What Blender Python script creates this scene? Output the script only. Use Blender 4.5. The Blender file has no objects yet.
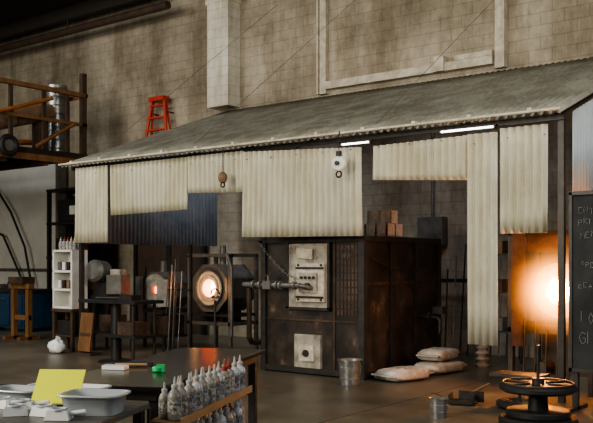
import bpy, bmesh, math, random
from mathutils import Vector, Matrix, Euler
random.seed(7)
V=Vector
bpy.context.scene.view_settings.look='AgX - Medium High Contrast'
# ------------------------------------------------------------------ materials
def pm(name,c1,c2=None,scale=3.0,rough=0.7,metal=0.0,bump=0.0,stretch=(1,1,1),c3=None,detail=6,spec=0.5,lo=0.35,hi=0.65,trans=0.0,blotch=None):
    m=bpy.data.materials.new(name); m.use_nodes=True
    nt=m.node_tree; b=nt.nodes['Principled BSDF']
    b.inputs['Roughness'].default_value=rough; b.inputs['Metallic'].default_value=metal
    b.inputs['Specular IOR Level'].default_value=spec
    b.inputs['Transmission Weight'].default_value=trans
    if c2 is None: c2=tuple(x*0.85 for x in c1)
    tc=nt.nodes.new('ShaderNodeTexCoord'); mp=nt.nodes.new('ShaderNodeMapping')
    mp.inputs['Scale'].default_value=stretch
    nt.links.new(tc.outputs['Object'],mp.inputs['Vector'])
    n=nt.nodes.new('ShaderNodeTexNoise'); n.inputs['Scale'].default_value=scale; n.inputs['Detail'].default_value=detail
    n.inputs['Roughness'].default_value=.6
    nt.links.new(mp.outputs['Vector'],n.inputs['Vector'])
    r=nt.nodes.new('ShaderNodeValToRGB'); r.color_ramp.elements[0].position=lo; r.color_ramp.elements[1].position=hi
    r.color_ramp.elements[0].color=(*c1,1); r.color_ramp.elements[1].color=(*c2,1)
    if c3 is not None:
        e=r.color_ramp.elements.new(min(hi+0.1,1)); e.color=(*c3,1)
    nt.links.new(n.outputs['Fac'],r.inputs['Fac']); col=r.outputs['Color']
    if blotch:
        m2=nt.nodes.new('ShaderNodeMapping'); m2.inputs['Scale'].default_value=blotch[2] if len(blotch)>2 else (1,1,1)
        nt.links.new(tc.outputs['Object'],m2.inputs['Vector'])
        n2=nt.nodes.new('ShaderNodeTexNoise'); n2.inputs['Scale'].default_value=blotch[0]; n2.inputs['Detail'].default_value=10; n2.inputs['Roughness'].default_value=.7
        nt.links.new(m2.outputs['Vector'],n2.inputs['Vector'])
        r2=nt.nodes.new('ShaderNodeValToRGB'); r2.color_ramp.elements[0].position=.42; r2.color_ramp.elements[1].position=.58
        r2.color_ramp.elements[0].color=(*blotch[1],1); r2.color_ramp.elements[1].color=(1,1,1,1)
        nt.links.new(n2.outputs['Fac'],r2.inputs['Fac'])
        mx=nt.nodes.new('ShaderNodeMix'); mx.data_type='RGBA'; mx.blend_type='MULTIPLY'; mx.inputs[0].default_value=1
        nt.links.new(col,mx.inputs[6]); nt.links.new(r2.outputs['Color'],mx.inputs[7]); col=mx.outputs[2]
    nt.links.new(col,b.inputs['Base Color'])
    if bump>0:
        bp=nt.nodes.new('ShaderNodeBump'); bp.inputs['Strength'].default_value=bump; bp.inputs['Distance'].default_value=0.02
        nt.links.new(n.outputs['Fac'],bp.inputs['Height']); nt.links.new(bp.outputs['Normal'],b.inputs['Normal'])
    return m
def emit(name,c,s):
    m=bpy.data.materials.new(name); m.use_nodes=True
    b=m.node_tree.nodes['Principled BSDF']
    b.inputs['Base Color'].default_value=(*c,1)
    b.inputs['Emission Color'].default_value=(*c,1); b.inputs['Emission Strength'].default_value=s
    b.inputs['Roughness'].default_value=0.9
    return m
def block_mat(name,c1,c2,mort,streak):
    m=bpy.data.materials.new(name); m.use_nodes=True
    nt=m.node_tree; b=nt.nodes['Principled BSDF']; b.inputs['Roughness'].default_value=0.85
    tc=nt.nodes.new('ShaderNodeTexCoord'); sp=nt.nodes.new('ShaderNodeSeparateXYZ'); cb=nt.nodes.new('ShaderNodeCombineXYZ')
    add=nt.nodes.new('ShaderNodeMath'); add.operation='ADD'
    nt.links.new(tc.outputs['Object'],sp.inputs[0])
    nt.links.new(sp.outputs['X'],add.inputs[0]); nt.links.new(sp.outputs['Y'],add.inputs[1])
    nt.links.new(add.outputs[0],cb.inputs['X']); nt.links.new(sp.outputs['Z'],cb.inputs['Y'])
    br=nt.nodes.new('ShaderNodeTexBrick'); br.inputs['Scale'].default_value=1.0
    br.inputs['Brick Width'].default_value=0.41; br.inputs['Row Height'].default_value=0.205
    br.inputs['Mortar Size'].default_value=0.008; br.inputs['Mortar Smooth'].default_value=0.6
    br.inputs['Color1'].default_value=(*c1,1); br.inputs['Color2'].default_value=(*c2,1); br.inputs['Mortar'].default_value=(*mort,1)
    nt.links.new(cb.outputs[0],br.inputs['Vector'])
    col=br.outputs['Color']
    for sc,st,lo,hi,dk in((.45,(1,1,1),.38,.62,streak),(1.6,(1,1,.22),.40,.56,(.68,.65,.60)),(7,(1,1,1),.3,.6,(.86,.85,.83))):
        mp=nt.nodes.new('ShaderNodeMapping'); mp.inputs['Scale'].default_value=st; nt.links.new(tc.outputs['Object'],mp.inputs['Vector'])
        n=nt.nodes.new('ShaderNodeTexNoise'); n.inputs['Scale'].default_value=sc; n.inputs['Detail'].default_value=8
        n.inputs['Roughness'].default_value=0.7
        nt.links.new(mp.outputs['Vector'],n.inputs['Vector'])
        r=nt.nodes.new('ShaderNodeValToRGB'); r.color_ramp.elements[0].position=lo; r.color_ramp.elements[1].position=hi
        r.color_ramp.elements[0].color=(*dk,1); r.color_ramp.elements[1].color=(1,1,1,1)
        nt.links.new(n.outputs['Fac'],r.inputs['Fac'])
        mx=nt.nodes.new('ShaderNodeMix'); mx.data_type='RGBA'; mx.blend_type='MULTIPLY'; mx.inputs[0].default_value=1
        nt.links.new(col,mx.inputs[6]); nt.links.new(r.outputs['Color'],mx.inputs[7]); col=mx.outputs[2]
    nt.links.new(col,b.inputs['Base Color'])
    bp=nt.nodes.new('ShaderNodeBump'); bp.inputs['Strength'].default_value=0.4; bp.inputs['Distance'].default_value=0.02; bp.invert=True
    nt.links.new(br.outputs['Fac'],bp.inputs['Height']); nt.links.new(bp.outputs['Normal'],b.inputs['Normal'])
    return m
M_block=block_mat('painted_block',(.50,.44,.345),(.465,.41,.32),(.36,.32,.25),(.50,.48,.44))
M_blockl=block_mat('painted_block_light',(.78,.75,.65),(.74,.71,.61),(.6,.57,.49),(.8,.78,.76))
M_floor=pm('concrete_floor',(.115,.10,.074),(.18,.158,.118),0.9,0.34,0,0.05,c3=(.135,.117,.089),detail=9,blotch=(.5,(.62,.6,.57)))
M_joint=pm('floor_joint',(.045,.04,.03),rough=.9)
M_ceil=pm('dark_ceiling',(.03,.024,.018),rough=.9)
M_curt=pm('galvanised_curtain',(.60,.58,.465),(.48,.46,.37),1.6,0.5,0.0,0.0,(1,1,.35),c3=(.38,.36,.28),detail=8,blotch=(1.6,(.76,.73,.64),(1,1,.3)))
M_roof=pm('galvanised_roof',(.36,.36,.305),(.26,.26,.225),1.2,0.5,0.1,0.0,(1.3,.5,.5),c3=(.40,.40,.34),detail=8,blotch=(2.5,(.68,.66,.62)))
M_gable=pm('galvanised_gable',(.58,.63,.63),(.48,.52,.53),1.6,.5,0.0)
M_blue=pm('blue_sheet',(.32,.35,.40),(.2,.23,.27),2,.5,.0)
M_rust=pm('scaled_steel',(.022,.018,.015),(.070,.048,.034),3.2,.5,.15,.35,(1,1,.8),c3=(.20,.145,.10),detail=12,lo=.36,hi=.60,blotch=(1.3,(.42,.39,.37)))
M_rust2=pm('rusty_plate',(.11,.06,.035),(.05,.033,.022),3.5,.7,.1,.2,detail=8,blotch=(4,(.5,.5,.5)))
M_steel=pm('dark_steel',(.030,.028,.028),(.052,.046,.041),8,.45,.4)
M_black=pm('black_paint',(.012,.012,.013),(.02,.02,.02),5,.5)
M_grey=pm('grey_metal',(.19,.18,.165),(.11,.105,.095),6,.45,.35)
M_zinc=pm('galvanised_zinc',(.33,.33,.32),(.21,.21,.20),12,.35,.7)
M_fire=pm('refractory',(.66,.61,.49),(.38,.33,.26),9,.9,0,.3,c3=(.22,.17,.13),detail=8)
M_frax=pm('fibre_board',(.44,.41,.34),(.22,.19,.16),7,.95,0,.4,c3=(.10,.08,.06),detail=9)
M_sear=pm('seared_brick',(.28,.15,.08),(.16,.09,.05),7,.95,0,.4)
M_white=pm('white_paint',(.72,.71,.66),(.6,.59,.55),4,.5)
M_chan=pm('painted_channel',(.66,.61,.50),(.52,.47,.38),4,.6,blotch=(6,(.76,.72,.66)))
M_plas=pm('white_plastic',(.82,.83,.84),(.76,.77,.78),6,.3)
M_clear=pm('frosted_plastic',(.66,.70,.74),(.6,.64,.68),6,.2,trans=.3)
M_bag=pm('woven_bag',(.66,.65,.61),(.50,.49,.46),9,.8,0,.6,blotch=(5,(.72,.71,.69)))
M_wood=pm('orange_lumber',(.23,.11,.04),(.14,.065,.022),6,.6,0,.05,(1,1,.2))
M_wood2=pm('pine',(.42,.27,.14),(.32,.19,.09),6,.65,0,.05,(1,.3,1))
M_dwood=pm('dark_wood',(.07,.042,.025),(.04,.025,.016),4,.7)
M_red=pm('red_fibreglass',(.50,.045,.018),(.4,.035,.015),4,.5)
M_orange=pm('orange_paint',(.36,.13,.03),(.24,.08,.02),4,.6)
M_yel=pm('neon_paper',(.86,.90,.04),(.82,.86,.05),2,.7)
M_green=pm('green_tape',(.03,.55,.18),(.03,.45,.15),4,.4)
M_bluep=pm('blue_paint',(.015,.055,.11),(.01,.04,.08),3,.5)
M_marv=pm('marver_steel',(.022,.019,.019),(.045,.038,.035),4,.22,.7)
M_bott=pm('bottle_plastic',(.30,.29,.265),(.23,.22,.20),8,.35)
M_label=pm('bottle_label',(.46,.45,.41),(.12,.12,.12),55,.6,lo=.48,hi=.54)
M_label2=pm('bottle_label_dark',(.14,.13,.15),(.42,.41,.39),60,.6,lo=.5,hi=.58)
M_cap=pm('bottle_cap',(.50,.49,.46),(.40,.39,.37),8,.4)
M_capr=pm('bottle_cap_red',(.3,.06,.04),(.25,.05,.03),8,.4)
M_board=pm('chalkboard',(.014,.016,.016),(.036,.038,.037),3,.8)
M_chalk=pm('chalk',(.36,.36,.34),(.2,.2,.19),14,.95)
M_dry=pm('drywall',(.68,.68,.64),(.56,.56,.52),1.2,.8)
M_conc=pm('cinder',(.66,.65,.62),(.46,.45,.42),20,.95,0,.3)
M_tan=pm('tan_canvas',(.24,.15,.09),(.15,.09,.055),5,.8)
M_rub=pm('rubber',(.01,.01,.01),(.016,.016,.016),5,.6)
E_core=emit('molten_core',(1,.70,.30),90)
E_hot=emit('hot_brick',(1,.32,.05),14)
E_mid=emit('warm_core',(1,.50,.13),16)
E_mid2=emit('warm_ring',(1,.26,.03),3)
E_tube=emit('fluorescent',(.97,.90,.98),7)
# ------------------------------------------------------------------ builder
class B:
    def __init__(s): s.v=[]; s.f=[]; s.m=[]; s.sm=[]; s.mats=[]
    def mi(s,m):
        if m not in s.mats: s.mats.append(m)
        return s.mats.index(m)
    def add(s,vs,fs,mat,smooth=False):
        o=len(s.v); s.v+= [tuple(v) for v in vs]; i=s.mi(mat)
        for f in fs: s.f.append([o+k for k in f]); s.m.append(i); s.sm.append(smooth)
    def box(s,c,size,mat,rot=None,taper=1.0):
        x,y,z=[q/2 for q in size]; R=Matrix.Identity(3)
        if rot is not None: R=Euler(rot).to_matrix()
        vs=[]
        for sz in(-1,1):
            t=taper if sz>0 else 1
            for sx,sy in((-1,-1),(1,-1),(1,1),(-1,1)): vs.append(V(c)+R@V((sx*x*t,sy*y*t,sz*z)))
        s.add(vs,[(3,2,1,0),(4,5,6,7),(0,1,5,4),(1,2,6,5),(2,3,7,6),(3,0,4,7)],mat)
    def bx(s,x0,x1,y0,y1,z0,z1,mat): s.box(((x0+x1)/2,(y0+y1)/2,(z0+z1)/2),(abs(x1-x0),abs(y1-y0),abs(z1-z0)),mat)
    def tube(s,pts,r,mat,n=8,smooth=True,radii=None):
        pts=[V(p) for p in pts]; vs=[];fs=[]; 
        t0=(pts[1]-pts[0]).normalized(); up=V((0,0,1)) if abs(t0.z)<.9 else V((1,0,0))
        a=t0.cross(up).normalized()
        for i,p in enumerate(pts):
            if i==0:t=t0
            elif i==len(pts)-1:t=(pts[i]-pts[i-1]).normalized()
            else:t=((pts[i+1]-p).normalized()+(p-pts[i-1]).normalized()).normalized()
            a=(a-t*a.dot(t)).normalized(); b=t.cross(a)
            rr=radii[i] if radii else r
            for k in range(n):
                g=2*math.pi*k/n; vs.append(p+(a*math.cos(g)+b*math.sin(g))*rr)
        for i in range(len(pts)-1):
            for k in range(n):
                k2=(k+1)%n; fs.append((i*n+k,i*n+k2,(i+1)*n+k2,(i+1)*n+k))
        s.add(vs,fs,mat,smooth)
        s.add(vs[:n],[tuple(range(n))][::-1],mat); s.add(vs[-n:],[tuple(range(n))],mat)
    def cyl(s,p0,p1,r,mat,n=20,r2=None): s.tube([p0,p1],r,mat,n,True,[r,r if r2 is None else r2])
    def lathe(s,prof,c,mat,n=24,axis=(0,0,1),smooth=True,mats=None):
        q=V((0,0,1)).rotation_difference(V(axis).normalized()).to_matrix(); vs=[];
        for r,z in prof:
            for k in range(n):
                g=2*math.pi*k/n; vs.append(V(c)+q@V((r*math.cos(g),r*math.sin(g),z)))
        fs=[(k,(k+1)%n,n+(k+1)%n,n+k) for k in range(n)]
        for i in range(len(prof)-1):
            s.add(vs[i*n:(i+2)*n],fs,mats[i] if mats else mat,smooth)
    def corr(s,o,u,v,w,h,mat,wl=.1,amp=.018,nrm=(0,-1,0),bend=0,off0=0,off1=0):
        o=V(o);u=V(u).normalized();v=V(v).normalized();nr=V(nrm).normalized()
        h0,h1=h if isinstance(h,tuple) else (h,h)
        n=max(8,int(w/wl*8)); rows=6; vs=[];fs=[]
        for j in range(rows+1):
            for i in range(n+1):
                x=w*i/n; s0=off0+(off1-off0)*i/n; hh=h0+(h1-h0)*i/n-s0; t=j/rows
                off=amp*math.sin(2*math.pi*x/wl)+bend*math.sin(x*1.7+o.x*3)*t*t
                vs.append(o+u*x+v*(s0+hh*t)+nr*off)
        for j in range(rows):
            for i in range(n):
                a=j*(n+1)+i; fs.append((a,a+1,a+n+2,a+n+1))
        s.add(vs,fs,mat,True)
    def blob(s,c,size,mat,n=14,m=10,rot=0,pw=.6,lump=.06,zp=.9,cpw=.7):
        vs=[];fs=[]; R=Matrix.Rotation(rot,3,'Z')
        for j in range(m+1):
            ph=-math.pi/2+math.pi*j/m
            for i in range(n):
                th=2*math.pi*i/n
                cx=math.copysign(abs(math.cos(th))**pw,math.cos(th)); cy=math.copysign(abs(math.sin(th))**pw,math.sin(th))
                cp=abs(math.cos(ph))**cpw; sp=math.copysign(abs(math.sin(ph))**zp,math.sin(ph))
                k=1+lump*math.sin(th*3+c[0]*9+ph*4)+lump*.6*math.sin(th*7+ph*5)
                kz=1+ (lump*1.5*math.sin(cx*5+cy*4+c[1]*5) if ph>0 else 0)
                vs.append(V(c)+R@V((cx*cp*size[0]/2*k,cy*cp*size[1]/2*k,sp*size[2]/2*kz)))
        for j in range(m):
            for i in range(n): fs.append((j*n+i,j*n+(i+1)%n,(j+1)*n+(i+1)%n,(j+1)*n+i))
        s.add(vs,fs,mat,True)
    def ring(s,c,R,r,mat,axis=(0,0,1),n=28,a0=0,a1=2*math.pi,nn=8):
        q=V((0,0,1)).rotation_difference(V(axis).normalized()).to_matrix()
        s.tube([V(c)+q@V((R*math.cos(a0+(a1-a0)*k/n),R*math.sin(a0+(a1-a0)*k/n),0)) for k in range(n+1)],r,mat,nn)
    def done(s,name,bevel=0,solid=0):
        me=bpy.data.meshes.new(name); me.from_pydata(s.v,[],s.f)
        for m in s.mats: me.materials.append(m)
        for i,p in enumerate(me.polygons): p.material_index=s.m[i]; p.use_smooth=s.sm[i]
        me.update()
        o=bpy.data.objects.new(name,me); bpy.context.scene.collection.objects.link(o)
        if bevel:
            md=o.modifiers.new('bevel','BEVEL'); md.width=bevel; md.segments=2; md.limit_method='ANGLE'; md.angle_limit=.7
        if solid:
            md=o.modifiers.new('solid','SOLIDIFY'); md.thickness=solid
        return o
# ------------------------------------------------------------------ room shell
YW=13.6; XL=-21.6; XR=4.0; ZC=7.85
b=B(); b.bx(XL,XR,-4,YW+.2,-.15,0,M_floor); b.bx(-4.985,-4.975,-4,YW,0,.002,M_joint); b.done('floor')
b=B(); b.bx(XL,XR,YW,YW+.2,0,ZC,M_block); b.done('wall_back')
b=B(); b.bx(XL-.2,XL,-4,YW+.2,0,ZC,M_block); b.done('wall_left')
b=B(); b.bx(XL,XR,4,YW+.2,ZC,ZC+.2,M_ceil)
for i in range(5):
    y=5+i*2; b.bx(XL,XR,y,y+.15,ZC-.3,ZC,M_ceil)
b.done('ceiling')
b=B(); b.bx(-12.62,-12.02,YW-.4,YW-.01,4.9,7.1,M_blockl); b.bx(-12.66,-11.98,YW-.42,YW-.01,7.1,7.2,M_blockl)
b.cyl((-12.2,YW-.2,7.2),(-12.2,YW-.2,7.54),.09,M_blockl); b.done('block_pilaster')
b=B(); y1=YW-.005
b.bx(-9.85,-9.70,YW-.12,y1,4.9,7.5,M_chan); b.bx(-9.9,-9.86,YW-.16,y1,4.9,7.5,M_chan)
b.bx(-6.16,-6.0,YW-.12,y1,4.9,7.5,M_chan); b.bx(-6.0,-5.97,YW-.16,y1,4.9,7.5,M_chan)
b.bx(-9.7,-6.2,YW-.14,y1,4.98,5.13,M_chan)
b.bx(-7.3,-7.1,YW-.18,y1,4.98,5.25,M_chan); b.bx(-6.9,-6.2,YW-.15,y1,5.13,5.22,M_chan)
b.done('steel_wall_frame',.005)
b=B(); b.tube([(XL+.02,12.9,7.2),(-13.5,12.9,7.2)],.09,M_dwood,10)
for x in (-20,-17,-14): b.cyl((x,12.9,7.2),(x,12.9,7.55),.015,M_steel,6)
b.done('overhead_sprinkler_pipe')
# ------------------------------------------------------------------ canopy
YE=9.3; ZE=3.31; SL=.36; X0=-12.33; X1=-3.41
L=math.hypot(1,SL); vdir=V((0,1/L,SL/L)); nrm=V((0,-SL/L,1/L))
b=B()
b.corr((X0,YE-.12,ZE-.04),(1,0,0),vdir,X1-X0,(YW-YE+.08)*L,M_roof,.105,.024,nrm)
o=b.done('corrugated_canopy_roof',solid=.004)
b=B()
b.bx(X0+.05,X1-.05,YE+.1,YE+.14,ZE-.10,ZE-.035,M_steel)
for x in [X0+.2+i*1.21 for i in range(8)]:
    p0=V((x,YE+.14,ZE-.09)); p1=V((x,YW-.05,ZE-.09+SL*(YW-YE-.2)))
    b.tube([p0,p1],.028,M_steel,6)
b.tube([(X0,YE-.13,ZE-.015),(X1,YE-.13,ZE-.015)],.018,M_chan,6)
for i in range(12):
    x=X0+.3+i*.75; b.box((x,YE-.05,ZE+.02),(.05,.12,.03),M_chan)
for x in (X0+.24,X1-.1): b.bx(x-.035,x+.035,YE+.14,YE+.21,0,ZE-.08,M_steel)
b.done('canopy_frame')
def sheet(x0,x1,z0,z1,y=YE,bend=.02,z0b=None,o0=0,o1=0):
    b=B(); b.corr((x0,y,z1),(1,0,0),(0,0,-1),x1-x0,(z1-z0,z1-(z0b if z0b is not None else z0)),M_curt,.098,.020,(0,-1,0),bend,o0,o1)
    for k in range(int((x1-x0)/.5)+1): b.cyl((x0+.1+k*.45,y-.02,z1-.12),(x0+.1+k*.45,y-.035,z1-.12),.007,M_grey,8)
    b.done('hanging_corrugated_sheet',solid=.003)
sheet(-12.0,-11.16,1.93,3.22,YE-.02)
sheet(-11.14,-9.32,2.38,3.22,YE+.02,z0b=2.41)
sheet(-9.30,-8.17,2.66,3.22,YE,z0b=2.62)
sheet(-8.15,-6.10,1.96,3.20,YE-.03,.03,z0b=1.94,o0=0,o1=.10)
sheet(-5.93,-4.60,2.66,3.20,YE,.02,z0b=2.58,o0=.10,o1=.08)
sheet(-4.58,-4.20,.62,3.12,YE-.04,.02)
sheet(-4.18,-3.61,1.93,3.16,YE+.0,.02)
def gable(x,y0,y1,zb,mat,name):
    b=B(); w=y1-y0; n=int(w/.1*8); vs=[];fs=[]
    for i in range(n+1):
        y=y0+w*i/n; off=.017*math.sin(2*math.pi*(y-y0)/.1); zt=ZE+SL*(y-YE)-.10
        vs+=[(x+off,y,zb),(x+off,y,zt)]
    for i in range(n): fs.append((2*i,2*i+2,2*i+3,2*i+1))
    b.add(vs,fs,mat,True); b.done(name,solid=.003)
gable(X1-.03,9.62,13.1,2.39,M_gable,'gable_corrugated_sheet')
gable(X0+.1,9.6,13.1,1.93,M_blue,'gable_corrugated_sheet')
b=B()
for x,z in((-11.0,6.9),(-8.6,6.9),(-5.2,6.9)):
    b.tube([(x,YW-.02,z),(x-.9,YE+.3,ZE+.12)],.004,M_zinc,5)
b.done('suspension_cables')
for (x0,x1,z) in ((-6.45,-6.02,3.17),(-4.97,-4.28,3.20)):
    b=B(); b.bx(x0-.02,x1+.02,YE+.06,YE+.09,z-.02,z+.03,M_steel); b.cyl((x0,YE+.045,z),(x1,YE+.045,z),.011,E_tube,10)
    b.cyl((x0-.02,YE+.045,z),(x0,YE+.045,z),.018,M_zinc,10); b.cyl((x1,YE+.045,z),(x1+.02,YE+.045,z),.018,M_zinc,10)
    b.done('fluorescent_tube_lamp')
# ------------------------------------------------------------------ main furnace
fx0,fx1,fy0,fy1,fh=-8.05,-6.32,9.65,11.75,1.94
b=B()
b.bx(fx0,fx1,fy0,fy1,.08,fh,M_rust)
for x in(fx0,fx1): 
    for y in(fy0,fy1): b.bx(x-.045,x+.045,y-.045,y+.045,0,fh+.02,M_steel)
for z in(.06,fh-.02):
    b.bx(fx0,fx1,fy0-.04,fy0,z-.04,z+.04,M_steel); b.bx(fx1,fx1+.04,fy0,fy1,z-.04,z+.04,M_steel); b.bx(fx0-.04,fx0,fy0,fy1,z-.04,z+.04,M_steel)
b.bx(fx0+.02,fx1+.01,fy0-.015,fy0,.76,.785,M_rust2)
b.bx(fx1-.48,fx1-.45,fy0-.02,fy0,.1,fh,M_rust2)
for y in (10.35,11.05): b.bx(fx1,fx1+.03,y-.03,y+.03,.1,fh,M_steel)
b.bx(fx1,fx1+.02,fy0,fy1,1.28,1.32,M_rust2)
for i in range(10):
    for j in range(6): b.box((fx1-.40+j*.06,fy0-.004,.9+i*.1),(.035,.01,.075),M_rust2)
for i in range(8): b.cyl((fx1+.02,9.85+i*.25,1.3),(fx1+.035,9.85+i*.25,1.3),.015,M_steel,8)
b.bx(-7.57,-6.86,fy0-.05,fy0,.96,1.86,M_frax)
b.bx(-7.60,-7.56,fy0-.07,fy0,.93,1.88,M_steel); b.bx(-6.87,-6.83,fy0-.07,fy0,.93,1.88,M_steel); b.bx(-7.6,-6.83,fy0-.07,fy0,.92,.96,M_steel)
b.bx(-7.38,-6.90,fy0-.11,fy0-.05,1.04,1.58,M_fire)
b.bx(-7.38,-6.90,fy0-.125,fy0-.11,1.50,1.53,M_steel); b.bx(-7.38,-6.90,fy0-.125,fy0-.11,1.09,1.12,M_steel)
b.bx(-7.30,-7.0,fy0-.15,fy0-.11,1.17,1.45,M_frax)
for (x,z) in((-7.34,1.07),(-6.94,1.07),(-7.34,1.555),(-6.94,1.555)): b.cyl((x,fy0-.125,z),(x,fy0-.11,z),.018,M_steel,8)
for i in range(4): b.cyl((-7.25+i*.07,fy0-.17,1.38),(-7.25+i*.07,fy0-.15,1.38),.022,M_black,10)
b.cyl((-7.14,fy0-.19,1.26),(-7.14,fy0-.15,1.26),.05,M_steel,14)
b.box((-7.25,fy0-.07,1.72),(.28,.06,.14),M_fire,(0,.1,0))
b.bx(-7.46,-7.0,fy0-.05,fy0,.1,.57,M_frax); b.bx(-7.36,-7.1,fy0-.075,fy0-.05,.2,.42,M_fire)
b.cyl((-7.23,fy0-.1,.31),(-7.23,fy0-.07,.31),.05,M_steel,14)
yb=fy0-.25
b.tube([(-8.3,yb+.3,1.27),(-8.28,yb+.05,1.27),(-8.2,yb,1.27),(-7.5,yb,1.27),(-7.2,yb,1.27)],.036,M_grey,12)
for x,r in((-8.05,.065),(-7.92,.065),(-7.62,.06),(-7.55,.06),(-7.3,.055)): b.cyl((x-.02,yb,1.27),(x+.02,yb,1.27),r,M_grey,16)
b.tube([(-7.2,yb,1.27),(-7.1,yb,1.26),(-7.08,yb+.05,1.24),(-7.08,fy0-.15,1.24)],.03,M_grey,12)
b.box((-7.78,yb,1.27),(.14,.10,.12),M_grey); b.cyl((-7.78,yb,1.27),(-7.78,yb,1.4),.018,M_grey,8); b.box((-7.78,yb,1.41),(.12,.03,.02),M_rust2)
b.tube([(-8.14,yb,1.22),(-8.14,yb,.5),(-8.14,yb+.05,.42),(-8.14,fy0+.1,.40)],.04,M_rust,12)
b.tube([(fx1,11.2,.78),(fx1+.3,11.2,.78),(fx1+.34,11.2,.74),(fx1+.34,11.2,.55)],.035,M_steel,10)
b.cyl((fx1+.14,11.2,.78),(fx1+.2,11.2,.78),.075,M_steel,14)
b.bx(fx1+.26,fx1+.42,11.12,11.28,.84,.94,M_steel)
b.tube([(fx1+.04,9.8,1.65),(fx1+.06,10.3,1.5),(fx1+.06,10.9,1.45),(fx1+.05,11.6,1.6)],.008,M_steel,6)
for (x,z) in((-6.66,1.80),(-6.58,1.80),(-6.50,1.80),(-6.63,1.68),(-6.55,1.68)):
    b.tube([(x-.02,fy0-.008,z-.03),(x,fy0-.008,z+.03),(x+.02,fy0-.008,z-.02),(x+.03,fy0-.008,z+.03)],.003,M_chalk,4)
furn=b.done('glass_melting_furnace')
def chain(b,pts,mat,r=.012):
    pts=[V(p) for p in pts]
    for i in range(len(pts)-1):
        d=pts[i+1]-pts[i]; n=max(1,int(d.length/.045)); dn=d.normalized()
        for k in range(n):
            c=pts[i]+d*((k+.5)/n); side=dn.cross(V((1,0,0))) if k%2 else dn.cross(V((0,1,0)))
            if side.length<.1: side=dn.cross(V((0,0,1)))
            b.ring(c,r*1.5,r*.45,mat,side,8,nn=4)
b=B(); pts=[(-8.08+.16*i,9.54,1.9-.55*math.sin((i/5)*math.pi/2)) for i in range(6)]; chain(b,pts,M_zinc,.012)
b.cyl((-8.08,9.54,1.9),(-8.08,9.60,1.9),.015,M_steel,6)
ch=b.done('door_chain'); ch.parent=furn
b=B()
for (x,y,z,r) in ((-6.56,10.45,1.965,.0),(-6.56,10.67,1.965,.02),(-6.57,10.55,2.158,.05)):
    q=Matrix.Rotation(r,3,'Z')
    for dx in(-.185,0,.185): b.box(V((x,y,z+.095))+q@V((dx,0,0)),(.03,.19,.185),M_conc,(0,0,r))
    for dy in(-.08,.08): b.box(V((x,y,z+.095))+q@V((0,dy,0)),(.39,.03,.19),M_conc,(0,0,r))
b.done('cinder_block_stack')
b=B(); b.lathe([(0,-.07),(.13,-.07),(.15,-.05),(.15,.05),(.13,.07),(0,.07)],(-8.42,9.25,.2),M_black,24,(0,1,0)); b.bx(-8.52,-8.27,9.15,9.35,0,.06,M_black)
b.cyl((-8.42,9.32,.2),(-8.42,9.5,.2),.07,M_grey,16); b.bx(-8.42,-8.19,9.21,9.29,.26,.33,M_black); b.done('burner_blower')
# ------------------------------------------------------------------ glory holes
def octring(b,c,R0,R1,depth,mat,n=8,ph=math.pi/8):
    vs=[]
    for (R,yy) in((R0,0),(R1,0),(R1,depth),(R0,depth)):
        for k in range(n):
            g=ph+2*math.pi*k/n; vs.append((c[0]+R*math.cos(g),c[1]+yy,c[2]+R*math.sin(g)))
    fs=[]
    for j in range(4):
        for k in range(n): fs.append((j*n+k,j*n+(k+1)%n,((j+1)%4)*n+(k+1)%n,((j+1)%4)*n+k))
    b.add(vs,fs,mat)
gx,gy,gz=-10.55,11.1,1.13
b=B()
octring(b,(gx,gy,gz),.32,.46,.75,M_grey)
octring(b,(gx,gy-.02,gz),.16,.31,.08,M_fire,24,0)
b.ring((gx,gy-.03,gz),.32,.02,M_grey,(0,1,0)); b.ring((gx,gy-.03,gz),.23,.01,M_frax,(0,1,0))
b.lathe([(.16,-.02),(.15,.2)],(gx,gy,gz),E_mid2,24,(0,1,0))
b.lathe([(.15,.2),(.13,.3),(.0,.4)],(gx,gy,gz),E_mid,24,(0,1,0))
for x in(gx-.5,gx+.5):
    for y in(gy,gy+.7): b.bx(x-.03,x+.03,y-.03,y+.03,0,1.72,M_grey)
for z in(.5,1.72): 
    b.bx(gx-.53,gx+.53,gy-.03,gy+.03,z-.03,z+.03,M_grey); b.bx(gx-.53,gx+.53,gy+.67,gy+.73,z-.03,z+.03,M_grey)
    for x in(gx-.5,gx+.5): b.bx(x-.03,x+.03,gy,gy+.7,z-.03,z+.03,M_grey)
b.bx(gx-.5,gx+.5,gy,gy+.7,.62,.67,M_steel)
b.bx(gx-.22,gx-.16,gy+.1,gy+.6,.53,.72,M_steel); b.bx(gx+.16,gx+.22,gy+.1,gy+.6,.53,.72,M_steel)
b.cyl((gx,gy+.35,gz+.42),(gx,gy+.35,1.9),.06,M_grey,14); b.tube([(gx+.5,gy-.1,1.75),(gx+.62,gy-.1,1.5),(gx+.62,gy-.1,.3)],.03,M_grey,8)
b.done('glory_hole_furnace')
gx,gy,gz=-11.75,10.9,1.08
b=B()
octring(b,(gx,gy,gz),.28,.36,.6,M_grey)
octring(b,(gx,gy-.02,gz),.08,.30,.07,M_frax,24,0)
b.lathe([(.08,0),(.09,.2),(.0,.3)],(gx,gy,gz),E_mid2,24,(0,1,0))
b.box((gx+.33,gy-.12,gz-.05),(.22,.06,.5),M_grey,(0,0,.5)); b.box((gx-.36,gy-.08,gz),(.24,.06,.5),M_grey,(0,0,-.4))
for x in(gx-.34,gx+.34):
    for y in(gy+.05,gy+.55): b.bx(x-.025,x+.025,y-.025,y+.025,0,1.5,M_steel)
b.bx(gx-.36,gx+.36,gy,gy+.6,.66,.72,M_steel); b.bx(gx-.36,gx+.36,gy,gy+.6,.2,.24,M_steel)
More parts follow.
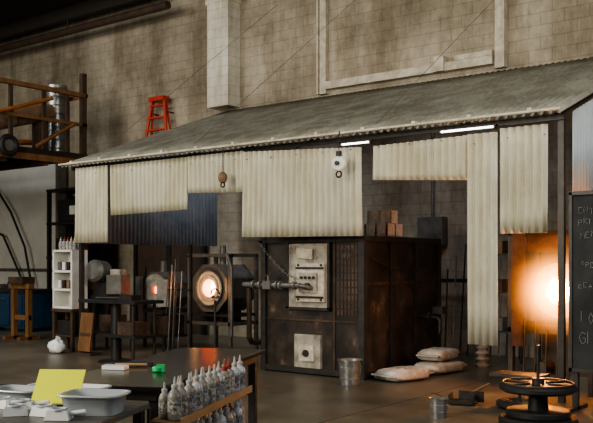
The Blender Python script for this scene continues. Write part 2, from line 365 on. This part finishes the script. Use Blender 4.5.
b.cyl((gx-.1,gy+.3,gz+.33),(gx-.1,gy+.3,1.62),.07,M_grey,14)
b.box((gx,gy+.3,.42),(.5,.4,.35),M_rust2)
b.done('glory_hole_furnace')
b=B(); cx=-11.9; cy=9.95
b.lathe([(0,-.05),(.16,-.05),(.2,0),(.2,.26),(.15,.32),(0,.32)],(cx-.25,cy+.05,1.42),M_grey,24,(.25,-1,.1))
b.box((cx-.25,cy+.15,1.12),(.4,.35,.3),M_steel); b.box((cx+.1,cy+.1,1.20),(.3,.3,.34),M_grey,(0,0,.3)); b.box((cx+.1,cy+.1,1.42),(.2,.2,.1),M_frax,(0,0,.3))
for x in(-.45,.22):
    for y in(-.0,.3): b.bx(cx+x-.02,cx+x+.02,cy+y-.02,cy+y+.02,0,1.0,M_steel)
b.bx(cx-.5,cx+.3,cy-.05,cy+.35,.95,1.0,M_steel); b.bx(cx-.5,cx+.3,cy-.05,cy+.35,.3,.34,M_steel)
b.box((cx-.1,cy+.15,.5),(.4,.3,.3),M_rust2)
b.done('annealing_blower_station')
b=B(); cx,cy=-10.55,8.97
b.bx(cx-.6,cx+.75,cy-.3,cy+.3,.95,1.0,M_black); b.cyl((cx-.03,cy,0),(cx-.03,cy,.95),.085,M_black,16); b.lathe([(0,0),(.28,0),(.28,.03),(.1,.05)],(cx-.03,cy,0),M_black,24)
for s in(-1,1): b.cyl((cx+.62,cy+.22*s,0),(cx+.62,cy+.22*s,.95),.025,M_black,8)
b.bx(cx-.2,cx+.7,cy-.25,cy+.25,.42,.46,M_black)
b.box((cx+.3,cy,1.04),(.3,.2,.08),M_steel); b.tube([(cx-.4,cy-.1,1.02),(cx+.1,cy+.12,1.02)],.02,M_steel,8)
b.box((cx+.35,cy,.56),(.35,.3,.2),M_rust2); b.done('pedestal_workbench')
def yoke(x,y,h):
    b=B(); b.cyl((x,y,.03),(x,y,h),.02,M_steel,10)
    for k in range(3):
        g=2.1*k+.4; b.tube([(x,y,.28),(x+.25*math.cos(g),y+.25*math.sin(g),.012)],.012,M_steel,6)
    b.ring((x,y,h+.09),.09,.012,M_steel,(0,1,0),12,math.pi,2*math.pi); 
    for s in(-1,1): b.lathe([(0,-.02),(.025,-.02),(.025,.02),(0,.02)],(x+s*.05,y,h+.05),M_zinc,12,(1,0,.3))
    b.done('pipe_yoke_stand')
yoke(-9.15,9.75,1.0)
b=B()
for i in range(5):
    x=-10.75+i*.08; b.tube([(x,10.15+.03*(i%3),.0),(x-.03,10.32,1.45+.1*(i%4))],.010,[M_steel,M_zinc,M_grey][i%3],6)
b.bx(-10.85,-10.3,10.34,10.37,1.1,1.14,M_steel)
for x in(-10.83,-10.32): b.bx(x-.02,x+.02,10.37,10.41,0,1.9,M_steel); b.bx(x-.03,x+.03,10.2,10.6,0,.03,M_steel)
b.done('blowpipe_rack')
b=B(); x,y=-6.30,9.05
b.cyl((x,y,3.22),(x,y+.02,3.3),.01,M_steel,6); chain(b,[(x,y,3.27),(x,y,3.02)],M_steel,.012)
b.lathe([(0,-.03),(.085,-.03),(.10,-.015),(.10,.015),(.085,.03),(0,.03)],(x,y,2.88),M_white,24,(.3,-1,0)); b.box((x,y,3.0),(.06,.05,.08),M_steel)
b.cyl((x,y-.06,2.88),(x,y-.03,2.88),.03,M_steel,12); b.ring((x,y,2.74),.04,.012,M_rust2,(0,1,0),12); b.done('chain_hoist_pulley')
b=B(); x,y=-8.37,9.08
chain(b,[(x,y,3.27),(x,y,2.9)],M_rust2,.012)
b.lathe([(0,-.08),(.05,-.06),(.07,0),(.06,.05),(.02,.09),(0,.09)],(x,y,2.82),M_tan,16); b.ring((x,y,2.72),.035,.012,M_rust2,(0,1,0),10)
b.done('chain_hoist_pulley')
# ------------------------------------------------------------------ back tool rack
b=B()
for i in range(14):
    x=-7.6+i*.14; h=1.7+.25*math.sin(i*2.1)
    b.tube([(x,13.1,.02),(x+.04*math.sin(i),13.28,h)],.014,[M_zinc,M_steel,M_rust2][i%3],6)
b.bx(-7.7,-5.6,13.29,13.32,1.25,1.31,M_steel)
for x in (-7.68,-5.62): b.bx(x-.03,x+.03,13.29,13.33,0,1.5,M_steel)
b.done('tool_rack')
b=B()
for x in(-5.95,-5.35):
    for y in(12.4,12.7): b.cyl((x,y,0),(x,y,1.9),.025,M_steel,8)
for z in(.5,1.1,1.7): b.bx(-6.0,-5.3,12.35,12.75,z,z+.03,M_steel); b.box((-5.7,12.55,z+.13),(.3,.25,.2),[M_tan,M_grey,M_rust2][int(z*2)%3])
b.done('steel_shelving')
b=B(); b.bx(-6.6,-6.2,13.4,13.58,2.45,3.1,M_grey); b.bx(-6.62,-6.18,13.38,13.4,2.43,3.12,M_steel); b.bx(-7.6,-7.1,13.38,13.58,1.9,2.4,M_grey); b.tube([(-7.35,13.5,2.4),(-7.35,13.5,4.4)],.03,M_grey,8); b.done('electrical_panel')
b=B(); b.lathe([(0,0),(.11,0),(.12,.03),(.07,.07),(.11,.12),(.07,.16),(.11,.21),(.07,.25),(.1,.3),(.04,.34),(0,.34)],(-5.68,12.0,0),M_frax,20); b.done('ceramic_insulator')
# ------------------------------------------------------------------ right glory hole (hot)
hx,hy,hz=-3.77,10.15,1.25
b=B()
b.lathe([(.33,0),(.36,.02),(.36,.85),(0,.87)],(hx,hy,hz),M_rust,28,(0,1,0))
b.lathe([(.13,-.05),(.34,-.05),(.34,.02)],(hx,hy,hz),M_sear,28,(0,1,0))
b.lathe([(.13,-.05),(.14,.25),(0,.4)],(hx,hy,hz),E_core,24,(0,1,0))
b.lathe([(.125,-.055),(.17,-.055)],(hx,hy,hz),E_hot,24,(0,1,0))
for x in(hx-.62,hx+.38):
    b.bx(x-.03,x+.03,hy-.08,hy-.02,0,1.98,M_steel); b.bx(x-.03,x+.03,hy+.8,hy+.86,0,1.98,M_steel)
for z in(.75,1.96): b.bx(hx-.65,hx+.41,hy-.08,hy-.02,z-.03,z+.03,M_steel); b.bx(hx-.65,hx-.59,hy,hy+.86,z-.03,z+.03,M_steel)
b.bx(hx-.55,hx+.36,hy,hy+.8,.78,.83,M_steel)
b.bx(hx-.60,hx-.42,hy-.10,hy-.08,.55,1.98,M_rust2)
b.bx(hx-.42,hx+.38,hy-.05,hy-.03,1.72,1.93,M_rust2)
b.box((hx,hy+.4,.45),(.6,.5,.5),M_rust); b.cyl((hx-.2,hy+.1,.3),(hx-.2,hy-.15,.3),.08,M_steel,14)
for i in range(5): b.tube([(hx-.4+i*.14,hy-.2,.02),(hx-.42+i*.14,hy-.1,.9)],.012,M_steel,6)
gh=b.done('glory_hole_furnace')
fm=bpy.data.materials.new('bloom_emission'); fm.use_nodes=True; nt=fm.node_tree; nt.nodes.clear()  # radial emission volume that imitates bloom around the hot mouth
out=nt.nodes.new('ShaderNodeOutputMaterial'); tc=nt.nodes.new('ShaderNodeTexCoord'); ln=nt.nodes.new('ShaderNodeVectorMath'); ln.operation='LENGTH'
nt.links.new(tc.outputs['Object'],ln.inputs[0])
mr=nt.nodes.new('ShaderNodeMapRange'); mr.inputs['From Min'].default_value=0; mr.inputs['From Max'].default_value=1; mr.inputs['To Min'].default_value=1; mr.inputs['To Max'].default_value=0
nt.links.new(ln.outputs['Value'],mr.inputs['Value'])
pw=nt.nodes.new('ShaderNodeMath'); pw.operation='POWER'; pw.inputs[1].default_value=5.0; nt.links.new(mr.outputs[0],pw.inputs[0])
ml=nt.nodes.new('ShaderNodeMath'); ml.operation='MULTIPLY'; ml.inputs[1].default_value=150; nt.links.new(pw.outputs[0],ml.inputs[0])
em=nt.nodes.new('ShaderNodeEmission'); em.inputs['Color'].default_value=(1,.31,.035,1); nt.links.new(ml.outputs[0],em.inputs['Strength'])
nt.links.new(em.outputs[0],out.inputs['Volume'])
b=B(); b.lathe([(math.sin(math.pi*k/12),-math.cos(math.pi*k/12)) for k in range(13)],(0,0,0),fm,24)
o=b.done('bloom_volume'); o.location=(hx,hy-.2,hz); o.scale=(.8,.5,.8); o.parent=gh  # glowing sphere added as bloom, not a flame body
# ------------------------------------------------------------------ chalkboard
b=B(); y=9.05
b.bx(-3.24,-1.9,y,y+.03,.45,2.32,M_board); 
for (x0,x1,z0,z1) in((-3.27,-3.235,.42,2.35),(-1.92,-1.88,.42,2.35),(-3.27,-1.88,2.32,2.36),(-3.27,-1.88,.42,.46)): b.bx(x0,x1,y-.02,y+.04,z0,z1,M_steel)
for x in(-3.22,-1.95): b.bx(x-.03,x+.03,y+.03,y+.09,0,2.3,M_steel); b.bx(x-.03,x+.03,y-.25,y+.35,0,.04,M_steel)
def word(x,z,h,w,s):
    G={'L':[(0,1),(0,0),(.7,0)],'M':[(0,0),(0,1),(.4,.4),(.8,1),(.8,0)],'P':[(0,0),(0,1),(.6,.9),(.6,.55),(0,.5)],'E':[(.6,1),(0,1),(0,.5),(.5,.5),(0,.5),(0,0),(.6,0)],'A':[(0,0),(.35,1),(.7,0),(.55,.4),(.15,.4)],'G':[(.7,.85),(.3,1),(0,.5),(.3,0),(.7,.15),(.7,.5),(.4,.5)],'S':[(.6,.9),(.2,1),(0,.75),(.6,.3),(.4,0),(0,.1)],'I':[(0,0),(0,1)],'N':[(0,0),(0,1),(.6,0),(.6,1)],'O':[(.3,1),(0,.5),(.3,0),(.65,.5),(.3,1)],'T':[(0,1),(.7,1),(.35,1),(.35,0)],'R':[(0,0),(0,1),(.6,.85),(0,.5),(.6,0)]}
    for i,c in enumerate(s):
        if c==' ': continue
        b.tube([(x+(i+p[0])*w,y-.004,z+p[1]*h+.012*math.sin(i*2+z*9)) for p in G[c]],.003,M_chalk,4)
word(-3.17,2.12,.06,.06,'ENTER'); word(-3.17,2.0,.06,.06,'PRIOR'); word(-3.15,1.86,.06,.06,'MENTOR')
word(-3.14,1.55,.05,.05,'OPEN TIME'); word(-3.17,1.32,.05,.055,'REAL'); word(-3.14,.95,.12,.08,'ION'); word(-3.16,.72,.13,.09,'GILA')
b.done('chalkboard')
b=B(); cx,cy=-3.22,8.05
b.lathe([(0,0),(.36,0),(.38,.02),(.38,.06),(.36,.08),(0,.08)],(cx,cy,0),M_rub,32)
b.lathe([(0,.08),(.30,.08),(.31,.1),(.31,.14),(.3,.15),(.10,.15),(.09,.3),(.34,.33),(.37,.35),(.37,.38),(.35,.4),(0,.4)],(cx,cy,0),M_black,32)
b.ring((cx,cy,.41),.34,.014,M_steel,n=32)
for k in range(6):
    g=k*math.pi/3; b.tube([(cx+.1*math.cos(g),cy+.1*math.sin(g),.41),(cx+.33*math.cos(g),cy+.33*math.sin(g),.41)],.012,M_steel,6)
b.cyl((cx,cy,.4),(cx,cy,.78),.018,M_steel,8); b.cyl((cx,cy,.4),(cx,cy,.46),.06,M_steel,14); b.done('steel_turntable')
b=B(); cx,cy=-3.75,8.85
b.lathe([(.22,0),(.25,.03),(.25,.07),(.22,.09),(.14,.09),(.12,.05),(.14,0),(.22,0)],(cx,cy,0),M_rub,28); b.cyl((cx,cy,0),(cx,cy,.35),.02,M_steel,8)
b.bx(cx-.28,cx+.28,cy-.16,cy+.16,.35,.38,M_steel); b.cyl((cx,cy,.04),(cx+.12,cy,.06),.015,M_steel,6); b.cyl((cx,cy,.04),(cx-.13,cy,.06),.015,M_steel,6)
b.done('wheeled_floor_stand')
# ------------------------------------------------------------------ floor items
b=B(); b.lathe([(0,.01),(.115,.01),(.12,0),(.125,.02),(.155,.33),(.165,.34),(.165,.325),(.15,.32),(.118,.03),(0,.03)],(-6.17,9.12,0),M_zinc,28)
for z,r in((.1,.134),(.24,.148)): b.ring((-6.17,9.12,z),r,.005,M_zinc)
b.ring((-6.17,9.12,.33),.168,.005,M_steel,(0,.55,1),20,0,math.pi); b.lathe([(0,.25),(.142,.25)],(-6.17,9.12,0),M_rub,20)
b.done('galvanised_bucket')
def bag(x,y,z,r,sx,sy):
    b=B(); b.blob((x,y,z+.085),(sx,sy,.17),M_bag,40,16,r,.38,.035,.8,.45)
    q=Matrix.Rotation(r,3,'Z')
    for s in(-1,1):
        c=V((x,y,z+.085))+q@V((0,s*(sy*.5+.0),0)); b.box(c,(sx*.82,.09,.02),M_bag,(.1*s,0,r)); b.tube([c+q@V((-sx*.4,s*.02,.012)),c+q@V((sx*.4,s*.02,.012))],.006,M_tan,5)
    b.box(V((x,y,z+.168))+q@V((.02,0,0)),(.2,.3,.004),M_label,(0,0,r+.1))
    b.done('sandbag')
bag(-5.90,10.0,0,-.25,.46,.74); bag(-5.88,10.98,0,-.12,.46,.80); bag(-5.90,11.0,.18,.05,.42,.66)
b=B(); b.lathe([(0,.01),(.09,.01),(.092,0),(.095,.19),(.1,.195),(.1,.185),(.088,.18),(.086,.02),(0,.02)],(-4.19,7.82,0),M_zinc,24)
b.ring((-4.19,7.82,.06),.095,.004,M_zinc); b.ring((-4.19,7.82,.13),.096,.004,M_zinc)
b.ring((-4.19,7.82,.19),.1,.004,M_steel,(.5,0,1),16,0,math.pi); b.done('tin_can')
b=B(); b.box((-4.35,8.7,.03),(.3,.22,.03),M_steel,(0,0,.3)); b.box((-4.3,8.8,.08),(.28,.02,.12),M_steel,(0,0,.3)); b.box((-4.22,8.68,.07),(.02,.22,.08),M_steel,(0,0,.3)); b.box((-4.49,8.66,.07),(.02,.22,.08),M_steel,(0,0,.3))
b.tube([(-4.3,8.8,.12),(-4.15,8.95,.22)],.014,M_tan,8); b.done('dustpan')
# ------------------------------------------------------------------ left side
b=B(); cx,cy=-12.67,9.67; w,dp=.52,.35
for x in(-w/2,w/2):
    b.bx(cx+x-.02,cx+x+.02,cy-dp/2,cy+dp/2,.75,1.82,M_white)
b.bx(cx-w/2,cx+w/2,cy+dp/2-.02,cy+dp/2,.75,1.82,M_white)
for z in(.78,1.1,1.43,1.8): b.bx(cx-w/2,cx+w/2,cy-dp/2,cy+dp/2,z-.02,z+.02,M_white)
b.bx(cx-w/2-.03,cx+w/2+.03,cy-dp/2-.02,cy+dp/2+.02,.7,.76,M_dwood)
for x in(-w/2,w/2):
    for y in(-dp/2+.03,dp/2-.03): b.bx(cx+x-.03,cx+x+.03,cy+y-.03,cy+y+.03,0,.7,M_dwood)
b.bx(cx-w/2,cx+w/2,cy-dp/2+.02,cy+dp/2-.02,.25,.29,M_dwood); b.box((cx,cy,.42),(.4,.25,.25),M_steel)
b.done('white_shelf_unit',.004)
b=B()
for z,n in((1.12,4),(1.45,4)):
    for i in range(n): b.box((cx-.19+i*.125,cy-.02,z+.08),(.085,.15,.14),[M_steel,M_tan,M_grey,M_white][(i+int(z*10))%4])
b.done('storage_boxes')
def bottle(b,x,y,z,s=1.0,lab=True):
    pr=[(0,0),(.034,0),(.037,.008),(.037,.03),(.0375,.11),(.037,.125),(.03,.145),(.016,.158),(.016,.168),(.019,.168),(.019,.182),(.009,.186),(.004,.225),(0,.226)]
    cp=M_capr if random.random()<.15 else M_cap
    lb=(M_label if random.random()<.65 else M_label2) if lab else M_bott
    bo=M_bott if random.random()<.75 or not lab else M_clear
    mt=[bo,bo,bo,lb,bo,bo,bo,cp,cp,cp,cp,cp,cp]
    b.lathe([(r*s,q*s) for r,q in pr],(x,y,z),M_bott,14,mats=mt)
b=B()
for i in range(5): bottle(b,cx-.2+i*.1,cy-.05,1.822,1.05)
for i in range(4): bottle(b,cx-.16+i*.11,cy+.07,1.822,.95)
b.done('squeeze_bottle_group')
b=B(); b.box((-11.75,9.3,.40),(.32,.03,.66),M_wood,(-.12,0,.0)); b.box((-11.75,9.28,.36),(.26,.02,.05),M_dwood,(-.12,0,0)); b.box((-11.75,9.36,.02),(.36,.22,.04),M_dwood); b.done('leaning_wooden_board')
b=B(); b.blob((-12.42,9.2,.11),(.3,.24,.22),M_plas,18,10,.3,.8,.14); b.tube([(-12.42,9.2,.2),(-12.41,9.2,.25),(-12.39,9.2,.27)],.03,M_plas,8,radii=[.08,.03,.05]); b.done('plastic_bag')
b=B(); b.bx(-18.6,-16.6,11.4,12.2,.08,.9,M_bluep); b.bx(-18.65,-16.55,11.35,12.25,.9,.97,M_steel)
for i in range(4):
    b.bx(-18.55+i*.49,-18.12+i*.49,11.37,11.4,.14,.84,M_bluep); b.box((-18.33+i*.49,11.35,.75),(.15,.03,.02),M_zinc)
for x in(-18.5,-16.7): b.bx(x-.05,x+.05,11.45,12.15,0,.08,M_black)
b.box((-17.3,11.8,1.05),(.5,.4,.16),M_bluep); b.box((-18.1,11.8,1.02),(.4,.3,.1),M_grey)
b.done('blue_workbench_cabinet',.004)
b=B(); b.bx(-15.6,-15.5,10.4,10.5,0,1.1,M_wood); b.bx(-15.1,-15.0,10.4,10.5,0,1.1,M_wood); b.bx(-15.65,-14.95,10.38,10.52,1.05,1.15,M_wood); b.bx(-15.6,-15.0,10.42,10.48,.4,.5,M_wood)
b.box((-15.3,10.45,1.22),(.5,.3,.14),M_rust2)
for x in(-15.55,-15.05): b.bx(x-.05,x+.05,10.2,10.7,0,.06,M_wood)
b.done('sawhorse')
b=B()
for x in(-16.9,-15.6):
    for y in(12.3,12.9): b.bx(x-.04,x+.04,y-.04,y+.04,0,3.3,M_black)
for z in(.9,1.7,2.5,3.28): b.bx(-16.95,-15.55,12.25,12.95,z-.03,z+.03,M_black)
b.box((-16.2,12.6,2.8),(.9,.5,.5),M_black); b.box((-16.4,12.5,1.95),(.5,.4,.4),M_black); b.box((-15.9,12.5,1.1),(.4,.4,.3),M_tan); b.box((-16.5,12.5,1.1),(.5,.4,.3),M_black); b.cyl((-15.9,12.5,1.73),(-15.9,12.5,2.1),.14,M_orange,16)
b.bx(-16.85,-15.65,12.93,12.96,.0,3.2,M_black)
b.box((-16.0,12.33,2.8),(.3,.05,.2),M_white); b.done('storage_rack')
b=B(); pts=[(-21.3,.0),(-17.9,.0),(-17.9,4.1),(-21.3,4.4)]
vs=[(x,13.3,z) for x,z in pts]+[(x,13.45,z) for x,z in pts]; n=len(pts)
b.add(vs,[tuple(range(n)),tuple(range(2*n-1,n-1,-1))]+[(i,n+i,n+(i+1)%n,(i+1)%n) for i in range(n)],M_dry)
b.bx(-17.95,-17.85,13.25,13.5,0,4.15,M_grey); b.bx(-21.3,-17.9,13.27,13.3,1.35,1.43,M_grey)
b.done('drywall_partition')
b=B(); b.tube([(-20.8,13.0,4.0),(-20.2,13.0,3.6),(-19.5,13.0,2.9),(-18.9,13.0,2.0),(-18.6,13.0,1.0)],.03,M_rub,8); b.tube([(-20.9,13.1,2.6),(-20.0,13.1,2.3),(-19.2,13.1,1.2),(-19,13.1,.1)],.03,M_rub,8); b.done('hanging_hose')
b=B(); b.bx(-15.2,-13.0,13.5,13.58,0,2.6,M_dwood); 
for x in(-15.2,-14.1,-13.0): b.bx(x-.05,x+.05,13.45,13.5,0,2.65,M_black)
b.bx(-15.2,-13,13.45,13.5,2.55,2.65,M_black); b.done('door_1')
# ------------------------------------------------------------------ loft
b=B(); lx=-15.1
b.bx(-21.2,lx,8.4,12.0,3.85,3.97,M_dwood); b.bx(lx-.06,lx,8.4,12.0,3.72,3.97,M_wood)
for y in(8.5,11.93): b.bx(lx-.13,lx-.02,y-.06,y+.06,0,5.75 if y>10 else 5.3,M_dwood)
for y in(9.3,10.1,10.9,11.5): b.bx(lx-.09,lx-.03,y-.04,y+.04,3.97,5.28,M_dwood)
b.bx(lx-.10,lx,8.4,12.0,5.22,5.31,M_wood); b.bx(lx-.08,lx-.02,8.4,12.0,4.58,4.65,M_wood)
b.bx(-21.2,lx,11.95,12.0,5.22,5.31,M_wood)
for y in(9,10,11): b.bx(-21.2,lx-.1,y-.04,y+.04,3.65,3.85,M_dwood)
b.done('storage_loft')
b=B(); b.tube([(-15.65,8.9,4.15),(-15.45,11.3,4.85)],.17,M_tan,18); b.ring((-15.65,8.93,4.16),.17,.015,M_dwood,(.07,1,.3)); b.ring((-15.52,10.4,4.6),.172,.012,M_dwood,(.07,1,.3)); 
b.box((-15.5,11.05,4.35),(.3,.2,.76),M_dwood); b.done('rolled_carpet')
b=B(); b.tube([(-15.0,9.0,4.35),(-15.0,11.0,5.05)],.04,M_orange,8); b.tube([(-16.3,9.2,4.1),(-16.2,10.9,4.9)],.05,M_wood,8); b.tube([(-16.4,9.2,4.05),(-16.3,11.6,4.3)],.06,M_orange,8); b.tube([(-15.0,10.6,4.0),(-15.0,11.6,4.6)],.04,M_wood,8); b.done('lumber_boards')
b=B(); b.cyl((-15.75,11.65,3.97),(-15.75,11.65,5.5),.25,M_zinc,24)
for k in range(8): b.ring((-15.75,11.65,4.1+k*.19),.25,.015,M_zinc,n=24)
b.done('silver_duct_section')
b=B(); b.ring((-15.0,9.95,3.95),.17,.06,M_rub,(1,0,0),24); b.lathe([(0,-.02),(.12,-.02),(.12,.02),(0,.02)],(-15.0,9.95,3.95),M_grey,16,(1,0,0)); b.done('hanging_wheel')
b=B(); cx,cy=-14.3,13.35; H=5.3; Z0=3.9
for s in(-1,1):
    b.tube([(cx+s*.42,cy-.10,Z0),(cx+s*.2,cy,H)],.04,M_red,6); b.tube([(cx+s*.42,cy+.12,Z0),(cx+s*.2,cy+.05,H)],.03,M_red,6)
    b.cyl((cx+s*.25,cy,5.0),(cx+s*.25,YW-.01,5.0),.02,M_steel,6)
for k in range(5):
    t=(k+.5)/5; b.box((cx,cy-.10*(1-t),Z0+(H-Z0)*t),(2*(.42-.22*t),.08,.04),M_red)
b.box((cx,cy+.02,H+.01),(.48,.2,.10),M_red); b.done('red_stepladder')
# ------------------------------------------------------------------ foreground marver table
Ld=V((-.4,.917,0)).normalized(); Pd=V((.917,.4,0)).normalized(); ang=math.atan2(Pd.y,Pd.x)
C=V((-4.25,4.11,0))
def tb(b,c,l,p,z,sl,sp,sz,mat,da=0): b.box(V(c)+Ld*l+Pd*p+V((0,0,z)),(sp,sl,sz),mat,(0,0,ang+da))
b=B()
tb(b,C,0,0,.885,2.11,.72,.03,M_marv); tb(b,C,0,0,.84,2.0,.62,.06,M_steel)
for l in(-.95,.95):
    for p in(-.28,.28): tb(b,C,l,p,.42,.06,.06,.82,M_steel)
tb(b,C,0,0,.3,1.9,.6,.03,M_steel)
b.done('marver_table',.004)
S=C+Pd*.475
b=B()
for z in(.74,.48): tb(b,S,-.65,0,z,1.26,.2,.02,M_wood2); tb(b,S,-.65,.095,z+.022,1.26,.012,.025,M_wood2)
for l in(-1.26,-.04): tb(b,S,l,-.092,.42,.04,.012,.8,M_dwood); tb(b,S,l,.0,.722,.03,.2,.02,M_dwood); tb(b,S,l,.0,.462,.03,.2,.02,M_dwood); tb(b,S,l,.085,.24,.04,.02,.46,M_dwood)
b.done('bottle_shelf')
for z in(.752,.492):
    b=B()
    for i in range(12):
        q=S+Ld*(-1.22+i*.102+random.uniform(-.008,.008))+Pd*(.04+random.uniform(-.01,.01)); bottle(b,q.x,q.y,z,1.0+.06*random.random())
    for i in range(6):
        q=S+Ld*(-1.17+i*.2)+Pd*(-.045); bottle(b,q.x,q.y,z,.85+.1*random.random())
    b.done('squeeze_bottle_group')
q=C+Ld*-.44+Pd*.08
b=B(); b.lathe([(0,0),(.035,0),(.04,.006),(.04,.026),(.035,.032),(0,.032)],(q.x,q.y,.902),M_green,20); b.box((q.x+.02,q.y,.925),(.05,.04,.045),M_green,(0,0,.6)); b.box((q.x-.045,q.y+.03,.912),(.05,.03,.02),M_black,(0,0,.6)); b.done('tape_measure')
b=B(); q=C+Ld*-.40+Pd*-.24
b.box((q.x,q.y,.915),(.16,.07,.025),M_plas,(0,0,.4)); b.tube([(q.x-.12,q.y+.10,.915),(q.x+.06,q.y+.22,.915)],.010,M_wood2,8)
b.box((q.x-.12,q.y+.06,.91),(.12,.05,.02),M_grey,(0,0,-.3)); b.tube([(q.x-.16,q.y+.2,.912),(q.x+.02,q.y+.32,.912)],.009,M_steel,8); b.done('hand_tools')
# ------------------------------------------------------------------ supply table
T=V((-3.6,2.65,0)); T2=T+Pd*-.26+Ld*-.08
b=B(); tb(b,T2,0,0,.835,.80,1.28,.03,M_grey); 
for l in(-.35,.35):
    for p in(-.6,.6): tb(b,T2,l,p,.41,.05,.05,.82,M_steel)
tb(b,T2,0,0,.3,.7,1.2,.02,M_grey); b.done('supply_table',.004)
def tray(name,c,l,w,h,mat,a,z=.852,flare=1.15):
    b=B(); R=Matrix.Rotation(a,3,'Z'); rings=[(l/2,w/2,0),(l/2*flare,w/2*flare,h),(l/2*flare+.015,w/2*flare+.015,h),(l/2*flare+.015,w/2*flare+.015,h-.01),(l/2*flare-.008,w/2*flare-.008,h-.003),(l/2-.008,w/2-.008,.006)]
    vs=[]; N=24
    for a_,b_,zz in rings:
        for k in range(N):
            g=2*math.pi*k/N; cx=math.copysign(abs(math.cos(g))**.4,math.cos(g)); cy=math.copysign(abs(math.sin(g))**.4,math.sin(g))
            vs.append(V((c[0],c[1],z+zz))+R@V((a_*cx,b_*cy,0)))
    fs=[]
    for j in range(len(rings)-1):
        for k in range(N): fs.append((j*N+k,j*N+(k+1)%N,(j+1)*N+(k+1)%N,(j+1)*N+k))
    b.add(vs,fs,mat,True); b.add(vs[:N],[tuple(range(N))],mat); b.add(vs[-N:],[tuple(range(N))],mat); b.done(name)
tray('plastic_basin',(-3.37,2.72),.26,.19,.10,M_clear,.5)
tray('plastic_basin',(-3.97,2.70),.24,.16,.07,M_clear,.3)
tray('plastic_basin',(-3.75,2.97),.20,.11,.07,M_plas,.4)
tray('plastic_basin',(-4.00,2.90),.18,.10,.06,M_plas,.4)
b=B(); b.box((-3.66,2.72,.955),(.25,.006,.20),M_yel,(-.65,0,.55)); b.box((-3.69,2.77,.90),(.18,.06,.09),M_plas,(0,0,.55)); b.done('neon_yellow_sign')
b=B(); b.blob((-4.20,2.76,.885),(.12,.09,.06),M_black,16,8,.4,.7,.03); b.blob((-4.16,2.64,.885),(.11,.09,.06),M_black,16,8,1.,.7,.03)
b.tube([(-4.2,2.72,.87),(-4.16,2.66,.87)],.012,M_plas,8); b.done('goggles')
b=B()
for (x,y,a) in((-3.86,2.53,.2),(-3.72,2.55,.7),(-3.62,2.44,.9),(-3.5,2.52,.3),(-3.36,2.50,.6)):
    c,s_=math.cos(a),math.sin(a)
    b.box((x,y,.875),(.12,.08,.045),M_plas,(0,0,a),.8); b.tube([(x+.05*c,y+.05*s_,.88),(x+.13*c,y+.13*s_,.89)],.012,M_plas,8); b.ring((x,y,.9),.035,.006,M_clear)
b.done('plastic_scoops')
# ------------------------------------------------------------------ lights
def area(name,loc,tgt,sx,sy,e,c):
    l=bpy.data.lights.new(name,'AREA'); l.shape='RECTANGLE'; l.size=sx; l.size_y=sy; l.energy=e; l.color=c
    o=bpy.data.objects.new(name,l); bpy.context.scene.collection.objects.link(o); o.location=loc
    o.rotation_euler=(V(tgt)-V(loc)).to_track_quat('-Z','Y').to_euler(); return o
def point(name,loc,e,c,r=.1):
    l=bpy.data.lights.new(name,'POINT'); l.energy=e; l.color=c; l.shadow_soft_size=r
    o=bpy.data.objects.new(name,l); bpy.context.scene.collection.objects.link(o); o.location=loc
area('front_daylight',(-8,-3.5,4.5),(-9,10,2.2),6,4,1080,(1,.93,.79))  # broad area lamp for unseen daylight behind the camera; no door there
area('upper_left_daylight',(-15,4,7.4),(-11,9.5,2.5),3,3,560,(.98,.97,.95))  # area lamp for unseen daylight from upper left; no skylight is built
area('upper_right_fill',(-2,5,7.4),(-7,13.5,5.5),4,2,320,(1,.90,.74))  # fill lamp added to brighten the upper back wall
area('right_side_fill',(3,6,5),(-4,11,3),2.5,2,250,(.9,.95,1))  # fill lamp added to light the right gable sheet; no window there
point('furnace_glow_right',(hx,9.72,1.25),60,(1,.34,.08),.10)
point('furnace_glow_left',(-10.55,10.7,1.13),7,(1,.48,.17),.06)
area('canopy_fill',(-6.3,11.2,3.6),(-7.2,13.5,1.5),1.2,.2,18,(.75,.85,1))  # fill lamp added under the roof for the back wall; no fixture
area('canopy_fill_left',(-10,11.5,3.6),(-11.2,13,1),1.2,.2,24,(.88,.92,1))  # second added fill under the roof, brightens the left interior
w=bpy.data.worlds.new('world'); bpy.context.scene.world=w; w.use_nodes=True
w.node_tree.nodes['Background'].inputs[0].default_value=(.95,.93,.9,1); w.node_tree.nodes['Background'].inputs[1].default_value=.08
# ------------------------------------------------------------------ camera
cd=bpy.data.cameras.new('camera'); cd.sensor_width=36; cd.lens=848/593*36
cd.shift_y=50.5/593
co=bpy.data.objects.new('camera',cd); bpy.context.scene.collection.objects.link(co)
co.location=(0,0,1.6); co.rotation_euler=(math.radians(90),0,math.radians(37.7))
bpy.context.scene.camera=co
